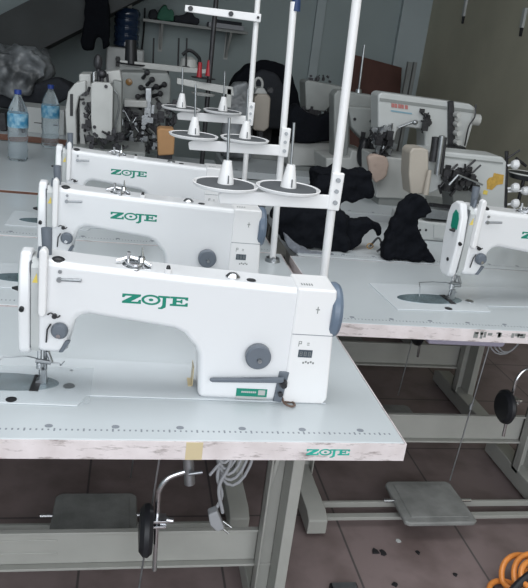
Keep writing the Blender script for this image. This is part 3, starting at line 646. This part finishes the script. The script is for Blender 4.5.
sh = thing('wall_shelf', 'wall shelf on two brackets at the back, holding cloths and a grey book', 'shelf', tuple(at(190, 25, BY-.01)))
Y = BY-.32; a0, a1 = at(143, 20, Y), at(248, 33, Y); zz = (a0.z+a1.z)/2
obj('board', MB().box(a0.x, a1.x, Y, BY-.002, zz-.012, zz+.012), enamel_d, sh, world=True)
for x in (161, 231):
    b0 = at(x, 30, Y).x
    obj('bracket', MB().prism([(Y+.02, zz-.012), (BY-.002, zz-.012), (BY-.002, zz-.24), (BY-.03, zz-.24)], b0, b0+.02, 'X').box(b0-.01, b0+.03, BY-.008, BY-.002, zz-.26, zz-.012), enamel_o, sh, world=True)
obj('hanging_wire', MB().tube([at(145, 8, BY-.03), at(144, 30, BY-.03), at(141, 58, BY-.03)], .008, 8), dark, sh, world=True)
def heap(name, x0, x1, h, m, lb, cat, d=.2):
    A_, B_ = at(x0, 20, Y).x, at(x1, 20, Y).x
    pts = [(A_, zz+.013), (B_, zz+.013)] + [(B_+(A_-B_)*k/6, zz+.013+h*(.6+.5*random.random())*math.sin(math.pi*(.2+.6*k/6))) for k in range(7)]
    o = soften(obj(name, MB().prism(pts, Y+.03, Y+.03+d), m, base=((A_+B_)/2, Y+.1, zz+.012)), .015, .02, .06, 2); tag(o, lb, cat)
heap('cloth_bundle', 148, 158, .10, cloth2, 'dark cloth at the left end of the wall shelf', 'cloth')
heap('cloth_bundle', 157, 174, .13, greencl, 'green cloth lying on the wall shelf', 'cloth')
heap('cloth_bundle', 174, 200, .11, cloth2, 'long dark bundle in the middle of the wall shelf', 'cloth')
a0, a1 = at(208, 29, Y), at(243, 35, Y)
tag(obj('book', MB().box(a0.x, a1.x, Y-.04, Y+.18, zz+.013, zz+.055), paper, base=(a0.x, Y, zz+.013), bevel=.004), 'thick grey book at the right end of the wall shelf', 'book')
tag(obj('book', MB().box(a0.x+.05, a1.x-.02, Y, Y+.2, zz+.056, zz+.085), cloth2, base=(a0.x, Y, zz+.056), bevel=.004), 'dark book lying on top of the thick grey one on the wall shelf', 'book')

# --- chair under a black jacket, cream machine head, plastic cover
chs = [(226, 106), (229, 92), (237, 74), (250, 63), (266, 59), (283, 64), (294, 76), (299, 92), (303, 118), (302, 150), (262, 152), (240, 140)]
ch = thing('office_chair', 'chair with a tall rounded dark back behind the thread stands', 'chair', (.6, 4.15, 0))
Y = 4.0
PX('backrest', [(245, 108), (250, 80), (262, 69), (278, 74), (287, 92), (288, 130), (250, 130)], Y-.01, .10, cloth2, ch, .03)
c = at(268, 150, Y)
obj('seat', MB().prism([(c.x-.25, Y-.1), (c.x+.25, Y-.1), (c.x+.25, Y+.35), (c.x-.25, Y+.35)], .42, .50, 'Z'), cloth2, ch, bevel=.03, world=True)
obj('post', MB().cyl((c.x, Y+.12, .10), (c.x, Y+.12, .42), .03).box(c.x-.03, c.x+.03, Y+.09, Y+.12, .45, .95), dark, ch, world=True)
for k in range(5):
    a_ = k*math.pi*.4; e = Vector((c.x+.27*math.cos(a_), Y+.12+.27*math.sin(a_), .05))
    obj('base_arm', MB().cyl((c.x, Y+.12, .12), e, .02, .014).ell(e-Vector((0, 0, .02)), .025, .025, .03), dark, ch, world=True)
jk = MB().px(chs, Y+.12, .16)
jk = soften(obj('jacket', jk, cloth, base=(.6, 4.1, 1)), .02, .04, .15); tag(jk, 'black jacket spread over the tall rounded chair back', 'jacket')
H = thing('sewing_machine', 'small cream machine head with a ring on top, in front of the black jacket', 'sewing machine', (.35, 3.3, T))
Y = 3.3
PX('machine_body', [(254, 98), (258, 94), (268, 94), (271, 98), (269, 128), (264, 132), (253, 130)], Y, .22, cream, H, .012)
obj('lifting_ring', MB().tube([at(258.5+4*math.cos(k*math.pi/8), 84+6*math.sin(k*math.pi/8), Y+.08) for k in range(16)], .008, 8, closed=True), enamel_o, H, world=True)
PX('top_cap', [(254, 94), (258, 88), (264, 88), (268, 94)], Y+.02, .14, enamel_o, H)
obj('side_knob', knob(MB(), at(270, 90, Y), .018, .03), dark, H, world=True)
PX('needle_head', [(258, 130), (264, 131), (262, 150), (258, 150)], Y+.05, .06, dark, H)
obj('base', MB().box(at(240, 150, Y).x, at(285, 150, Y).x, Y-.05, Y+.3, T, T+.04), enamel_d, H, bevel=.004, world=True)
pcv = MB().px([(222, 158), (223, 122), (226, 95), (236, 84), (247, 82), (252, 92), (253, 124), (252, 160)], 3.05, .12)
pcv = soften(obj('plastic_cover', pcv, bagm, base=(.15, 3.1, T)), .012, .03, .07); tag(pcv, 'crumpled grey plastic cover left of the small cream machine', 'cover')

# --- boxy grey machine far back
G = thing('sewing_machine', 'boxy worn grey machine at the far back, above a cream bed', 'sewing machine', (.62, 3.0, T))
Y = 3.0
PX('arm', [(305, 82), (308, 80), (345, 87), (350, 92), (350, 150), (334, 152), (333, 104), (325, 112), (306, 110)], Y, .16, enamel_d, G, .010)
PX('bed', [(288, 143), (336, 143), (336, 166), (288, 166)], Y-.06, .30, enamel_o, G)
obj('base', MB().box(at(288, 160, Y).x, at(345, 160, Y).x, Y-.05, Y+.24, T, at(288, 165, Y).z+.01), enamel_d, G, world=True)
clutter('needle_mechanism', 306, 330, 110, 128, Y-.02, .06, 34, dark, G, 11)
clutter('tension_post', 312, 330, 76, 82, Y+.05, .05, 12, dark, G, 12)
rg = MB().px([(290, 110), (298, 104), (306, 112), (320, 118), (333, 112), (334, 142), (300, 144), (288, 140)], Y-.10, .10)
rg = soften(obj('black_cloth', rg, cloth, base=(.6, 3, T)), .012, .02, .08); tag(rg, 'black cloth bunched on the bed of the boxy grey machine', 'cloth')

# --- grey machine with tall rod left of the white flatlock
Gb = thing('sewing_machine', 'grey cylinder-bed machine with a bent neck, left of the red-lettered one', 'sewing machine', (.85, 2.55, T))
Y = 2.55
PX('arm', [(334, 95), (338, 90), (376, 96), (379, 104), (373, 110), (352, 108), (350, 116), (348, 158), (334, 160)], Y, .11, enamel_d, Gb, .010)
PX('needle_head', [(348, 106), (372, 108), (375, 114), (372, 138), (364, 141), (352, 128)], Y-.05, .10, enamel_d, Gb, .010)
obj('oval_opening', MB().ell(at(359, 150, Y, -.08), .034, .03, .075), black, Gb, world=True)
PX('bed', [(326, 158), (350, 158), (352, 150), (368, 153), (376, 160), (376, 195), (326, 195)], Y-.06, .28, enamel_o, Gb, .008)
clutter('presser_mechanism', 364, 376, 135, 156, Y-.10, .05, 22, dark, Gb, 21)
obj('foot_post', MB().cyl(at(367, 137, Y, -.09), at(366, 158, Y, -.09), .014), black, Gb, world=True)
obj('spool_rod', MB().cyl(at(362, 92, Y, .06), at(368, 45, Y, .06), .006).cyl(at(361.5, 97, Y, .06), at(362, 90, Y, .06), .020, .014), steel, Gb, world=True)
[obj('plate_screw', knob(MB(), at(x, y, Y, -.05), .008, .006), black, Gb, world=True) for x, y in ((352, 118), (368, 120))]
obj('base', MB().box(at(326, 190, Y).x, at(376, 190, Y).x, Y-.05, Y+.22, T, at(326, 194, Y).z+.02), enamel_d, Gb, world=True)

# --- white flatlock with red lettering
Y = 2.2
Fm = thing('sewing_machine', 'white flatlock machine with faint red lettering, in front of the olive wall', 'sewing machine', (1.1, Y, T))
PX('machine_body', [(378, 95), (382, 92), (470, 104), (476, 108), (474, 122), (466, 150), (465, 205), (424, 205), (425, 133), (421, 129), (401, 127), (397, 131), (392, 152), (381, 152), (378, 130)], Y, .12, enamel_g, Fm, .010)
PX('arm_edge', [(380, 98), (474, 110), (474, 113), (380, 101)], Y-.004, .006, enamel_d, Fm, .001)
rl = MB()
for i, w_ in enumerate((3, 2.4, 3, 2.2, 2.8)):
    x = 391.5+i*3.4; rl.px([(x, 103.2+i*.45), (x+w_, 103.6+i*.45), (x+w_, 107.6+i*.45), (x, 107.2+i*.45)], Y-.003, .004)
obj('red_lettering', rl, mat('faded red ink', (.42, .16, .15), .6), Fm, world=True, label='faint red lettering')
PX('blue_line', [(391, 110), (412, 113), (412, 114.5), (391, 111.5)], Y-.003, .004, mat('faded blue ink', (.20, .34, .42), .6), Fm, 0)
clutter('needle_mechanism', 374, 396, 127, 156, Y-.05, .06, 50, steel, Fm, 31)
clutter('presser_linkage', 376, 394, 132, 158, Y-.07, .05, 30, dark, Fm, 32)
obj('presser_lever', MB().cyl(at(396, 127, Y, -.03), at(412, 121, Y, -.03), .006).ell(at(412, 121.5, Y, -.04), .014, .012, .012), steel, Fm, world=True)
clutter('thread_guides', 424, 431, 111, 127, Y-.04, .04, 18, dark, Fm, 33)
PX('tension_strip', [(449, 102), (454, 101), (456, 150), (449, 150)], Y-.02, .03, dark, Fm, .003)
for k in range(4):
    kn = knob(MB(), at(454, 114+9*k, Y, -.02), .015, .04); obj('tension_knob', kn, enamel_o, Fm, world=True)
obj('wire_loop', MB().tube(smooth([at(474, 104, Y, -.02), at(472, 116, Y, -.03), at(466, 126, Y, -.03), at(463, 145, Y, -.02)]), .004, 8), dark, Fm, world=True)
obj('small_wheel', MB().lathe(at(475, 120, Y, .02), [(0, -.02), (.028, -.02), (.028, .03), (0, .03)], 'X', 24), enamel_o, Fm, world=True)
PX('spool_dish', [(448, 146), (466, 147), (467, 153), (450, 154)], Y-.06, .10, black, Fm, .006)
PX('bed', [(376, 156), (398, 158), (426, 160), (426, 200), (376, 198)], Y-.05, .24, enamel_o, Fm, .008)
obj('base', MB().box(at(376, 200, Y).x, at(466, 200, Y).x, Y-.04, Y+.22, T, at(376, 197, Y).z+.03), enamel_d, Fm, world=True)
pk = MB().px([(368, 157), (375, 154), (388, 157), (390, 166), (386, 178), (376, 184), (371, 176), (369, 166)], Y-.10, .04)
pk = soften(obj('pink_cloth', pk, pink, base=(.8, 2.1, .9)), .008, .01, .05); tag(pk, 'pinkish cloth hanging over the bed below the red-lettered machine needle', 'cloth')

# --- white interlock with ochre sticker
Y = 1.62
I = thing('sewing_machine', 'white interlock machine with an ochre sticker, just behind the machine at the right edge', 'sewing machine', (1.05, Y, T))
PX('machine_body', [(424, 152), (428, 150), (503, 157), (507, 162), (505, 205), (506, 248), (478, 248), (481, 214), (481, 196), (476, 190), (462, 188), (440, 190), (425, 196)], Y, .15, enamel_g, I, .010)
PX('arm_edge', [(444, 156), (503, 162.5), (503, 164), (444, 157.5)], Y-.003, .006, enamel_d, I, 0)
PX('end_cover', [(410, 152), (413, 148), (423, 148), (429, 150), (429, 194), (411, 195), (409, 175)], Y-.035, .10, cream, I, .008)
hr = MB().cyl(at(432, 172, Y, -.05), at(437, 134, Y, -.05), .011); obj('needle_post', hr, steel, I, world=True)
obj('post_guard', MB().cyl(at(437, 172, Y, -.04), at(441, 136, Y, -.04), .008).cyl(at(430, 160, Y, -.03), at(433, 136, Y, -.03), .016), dark, I, world=True)
obj('front_rod', MB().cyl(at(421, 192, Y, -.05), at(425, 168, Y, -.05), .012, .008), cream, I, world=True)
clutter('thread_linkage', 442, 478, 170, 190, Y-.05, .05, 46, dark, I, 41)
obj('linkage_rod', MB().cyl(at(443, 182, Y, -.06), at(452, 172, Y, -.06), .005).cyl(at(452, 172, Y, -.06), at(476, 182, Y, -.06), .004), steel, I, world=True)
PX('sticker', [(487, 181), (489, 178), (493, 177), (494, 173), (504, 175), (503, 184), (497, 185), (492, 190), (487, 189)], Y-.002, .003, ochre, I, 0, label='ochre sticker')
PX('inner_panel', [(452, 190), (476, 190), (482, 198), (481, 216), (478, 232), (455, 230)], Y+.04, .12, enamel_d, I)
cy = MB().cyl(at(428, 212, Y, -.01), at(462, 216, Y, -.01), .042, n=24); obj('cylinder_bed', cy, dark, I, world=True)
PX('bed_plate', [(424, 208), (466, 213), (466, 222), (424, 218)], Y-.10, .05, steel, I, .003)
PX('bed', [(408, 219), (430, 222), (480, 226), (480, 252), (404, 252)], Y-.10, .20, enamel_g, I, .008)
PX('bed_lid', [(434, 224), (449, 226), (449, 240), (434, 238)], Y-.106, .01, enamel_g, I, .002)
for x in (414, 420, 426): obj('bed_screw', knob(MB(), at(x, 230, Y-.10), .005, .003), dark, I, world=True)
z1 = at(404, 250, Y-.1).z
obj('base', MB().box(at(404, 250, Y).x, at(507, 250, Y).x, Y-.08, Y+.16, T, max(z1, T+.02)), enamel_g, I, world=True)
PX('warning_label', [(484, 190), (488, 191), (487, 195), (483, 194)], Y-.003, .003, yellow, I, 0)
sr = MB().cyl(at(509, 152, Y, .02), at(507, 226, Y, .02), .008); obj('tension_rail', sr, dark, I, world=True)
for i, (x, y) in enumerate(((514, 164), (514, 187), (514, 203), (513, 214), (519, 222), (524, 190))):
    c = at(x, y, Y, -.01); kb = MB().lathe(c, [(0, -.016), (.014, -.014), (.020, -.004), (.020, .008), (.012, .016), (0, .017)], 'X', 20); kb.cyl(c, at(509, y+2, Y, .01), .005)
    obj('tension_knob', kb, enamel, I, world=True)
obj('thread_arm', MB().cyl(at(508, 158, Y), at(520, 150, Y), .004).cyl(at(516, 158, Y), at(526, 166, Y), .006), dark, I, world=True)
tr = thing('spool_tray', 'dark glossy tray with a pale rim at the right edge, beside the white tension knobs', 'tray', tuple(at(520, 180, Y)))
c = at(527, 177, Y, .02)
obj('tray_dish', MB().lathe(c, [(0, -.012), (.06, -.012), (.072, .012), (.066, .012), (0, -.004)]), black, tr, world=True)
obj('tray_rim', MB().tube([c+Vector((.073*math.cos(k*math.pi/16), .073*math.sin(k*math.pi/16), .012)) for k in range(32)], .003, 6, closed=True), enamel_o, tr, world=True)
obj('tray_post', MB().cyl((c.x, c.y, T+.001), (c.x, c.y, c.z-.01), .008), dark, tr, world=True)

# --- black clothes heaped behind the right table
def garment(pts, Y, d, lb, m=cloth, nm='garment', base=None, vox=.007, disp=.045, size=.05):
    c = at(sum(p[0] for p in pts)/len(pts), sum(p[1] for p in pts)/len(pts), Y)
    o = soften(obj(nm, clamp(MB().px(pts, Y, d)), m, base=tuple(c)), vox, disp, size, 2); return tag(o, lb, 'clothing')
garment([(276, 219), (284, 210), (298, 203), (318, 202), (332, 206), (346, 214), (350, 240), (346, 254), (318, 256), (296, 248), (282, 236)], 1.26, .12, 'dark navy garment heaped behind the nearest thread stand pole')
garment([(316, 172), (350, 172), (374, 174), (374, 198), (340, 203), (340, 228), (318, 222)], 1.60, .12, 'rolled black garment lying across the machine base left of the pinkish cloth')
garment([(338, 205), (352, 222), (366, 222), (380, 224), (384, 230), (380, 238), (376, 230), (366, 234), (360, 246), (346, 256), (338, 240)], 1.30, .05, 'black garment with a sleeve trailing towards a glinting buckle')
garment([(409, 198), (416, 194), (428, 200), (431, 212), (426, 218), (419, 218), (421, 234), (436, 262), (424, 264), (384, 261), (384, 250), (392, 226), (399, 212)], 1.20, .05, 'peaked black jacket standing at the back edge of the right table', vox=.006, disp=.03, size=.035)
bkl = thing('belt_buckle', 'small brass buckle glinting beside the trailing black sleeve', 'buckle', tuple(at(370, 246, 1.26)))
c = at(370, 246, 1.26)
obj('buckle_frame', MB().tube([c+Vector((.012*math.cos(k*math.pi/6), 0, .009*math.sin(k*math.pi/6))) for k in range(12)], .002, 6, closed=True), mat('brass', (.6, .35, .12), .25, 1), bkl, world=True)
obj('strap', MB().tube(smooth([c, c+Vector((.03, .01, .03)), c+Vector((.045, 0, .0)), c+Vector((.03, 0, -.02))]), .004, 8), black, bkl, world=True)
scp = MB().px([(283, 232), (300, 246), (312, 252), (330, 254), (345, 258), (330, 262), (300, 258), (288, 248)], 1.22, .03)
scp = soften(obj('grey_cloth', scp, mat('grey printed cloth', (.25, .27, .31), .9, var=.5, vscale=30), base=(.1, 1.22, T)), .006, .01, .04); tag(scp, 'grey patterned cloth under the dark navy garment', 'cloth')

# --- board leaning on the back wall, wall hooks
lb_ = thing('wooden_board', 'red-brown board leaning against the back wall behind the machines', 'board', (1.85, BY-.2, 0))
z_ = at(380, 60, BY-.15)
x0, x1 = at(352, 60, BY-.15).x, at(405, 60, BY-.15).x
obj('panel', MB().loft([[(x0, BY-.45, 0), (x1+.05, BY-.45, 0), (x1, BY-.10, at(405, 68, BY-.1).z), (x0, BY-.10, at(352, 54, BY-.1).z)], [(x0, BY-.42, 0), (x1+.05, BY-.42, 0), (x1, BY-.07, at(405, 68, BY-.1).z), (x0, BY-.07, at(352, 54, BY-.1).z)]]), woodb, lb_, world=True)
pp = tag(obj('metal_bracket', MB().box(at(407, 62, BY-.5).x, at(411, 62, BY-.5).x, BY-.54, BY-.50, 0, at(410, 62, BY-.5).z).box(at(413, 62, BY-.5).x, at(416, 62, BY-.5).x, BY-.54, BY-.50, 0, at(414, 62, BY-.5).z).box(at(407, 62, BY-.5).x, at(416, 62, BY-.5).x, BY-.54, BY-.50, .3, .34), enamel_d, base=(2.1, BY-.52, 0)), 'narrow pale metal ladder frame standing between the board and the corner', 'frame')
for x, y, lb in ((466, 8, 'left of the two pale clips on the olive wall'), (525, 18, 'right of the two pale clips on the olive wall')):
    d = RT*((x-264)/F) - UP*((y-294)/F) + fwd; c = CAM + d*((WX-CAM.x)/d.x)
    k = thing('wall_clip', lb, 'clip', tuple(c), 'pale clips on the olive wall')
    obj('clip_body', MB().prism([(-.02, -.07), (.02, -.07), (.028, .07), (-.012, .07)], -.02, 0, 'X'), skin_w, k, bevel=.003)
    obj('clip_tongue', MB().prism([(-.015, -.13), (.008, -.13), (.02, -.06), (-.015, -.06)], -.012, 0, 'X'), dark, k)

# ------------------------------------------------------------------ light and colour
def area(name, loc, size, sy, energy, col, target):
    l = D.lights.new(name, 'AREA'); l.shape = 'RECTANGLE'; l.size = size; l.size_y = sy; l.energy = energy; l.color = col
    o = D.objects.new(name, l); C.objects.link(o); o.location = loc
    o.rotation_euler = (Vector(target)-Vector(loc)).to_track_quat('-Z', 'Y').to_euler(); return o
area('shopfront_daylight', (-.6, -2.9, 2.1), 4.4, 2.2, 84, (.95, .975, 1.0), (-.3, 1.5, .6))
area('ceiling_fill', (-.6, .3, 3.25), 3.2, 1.6, 58, (.96, .98, 1.0), (-.6, .3, 0))  # added overhead fill, no fixture in view; lifts the ambient light in the room
w = D.worlds.new('daylight'); sc.world = w; w.use_nodes = True
w.node_tree.nodes['Background'].inputs['Color'].default_value = (.88, .94, 1.0, 1); w.node_tree.nodes['Background'].inputs['Strength'].default_value = 1.2
sc.view_settings.view_transform = 'Standard'; sc.view_settings.look = 'None'; sc.view_settings.gamma = 1
sc.view_settings.use_curve_mapping = False; sc.view_settings.exposure = 0
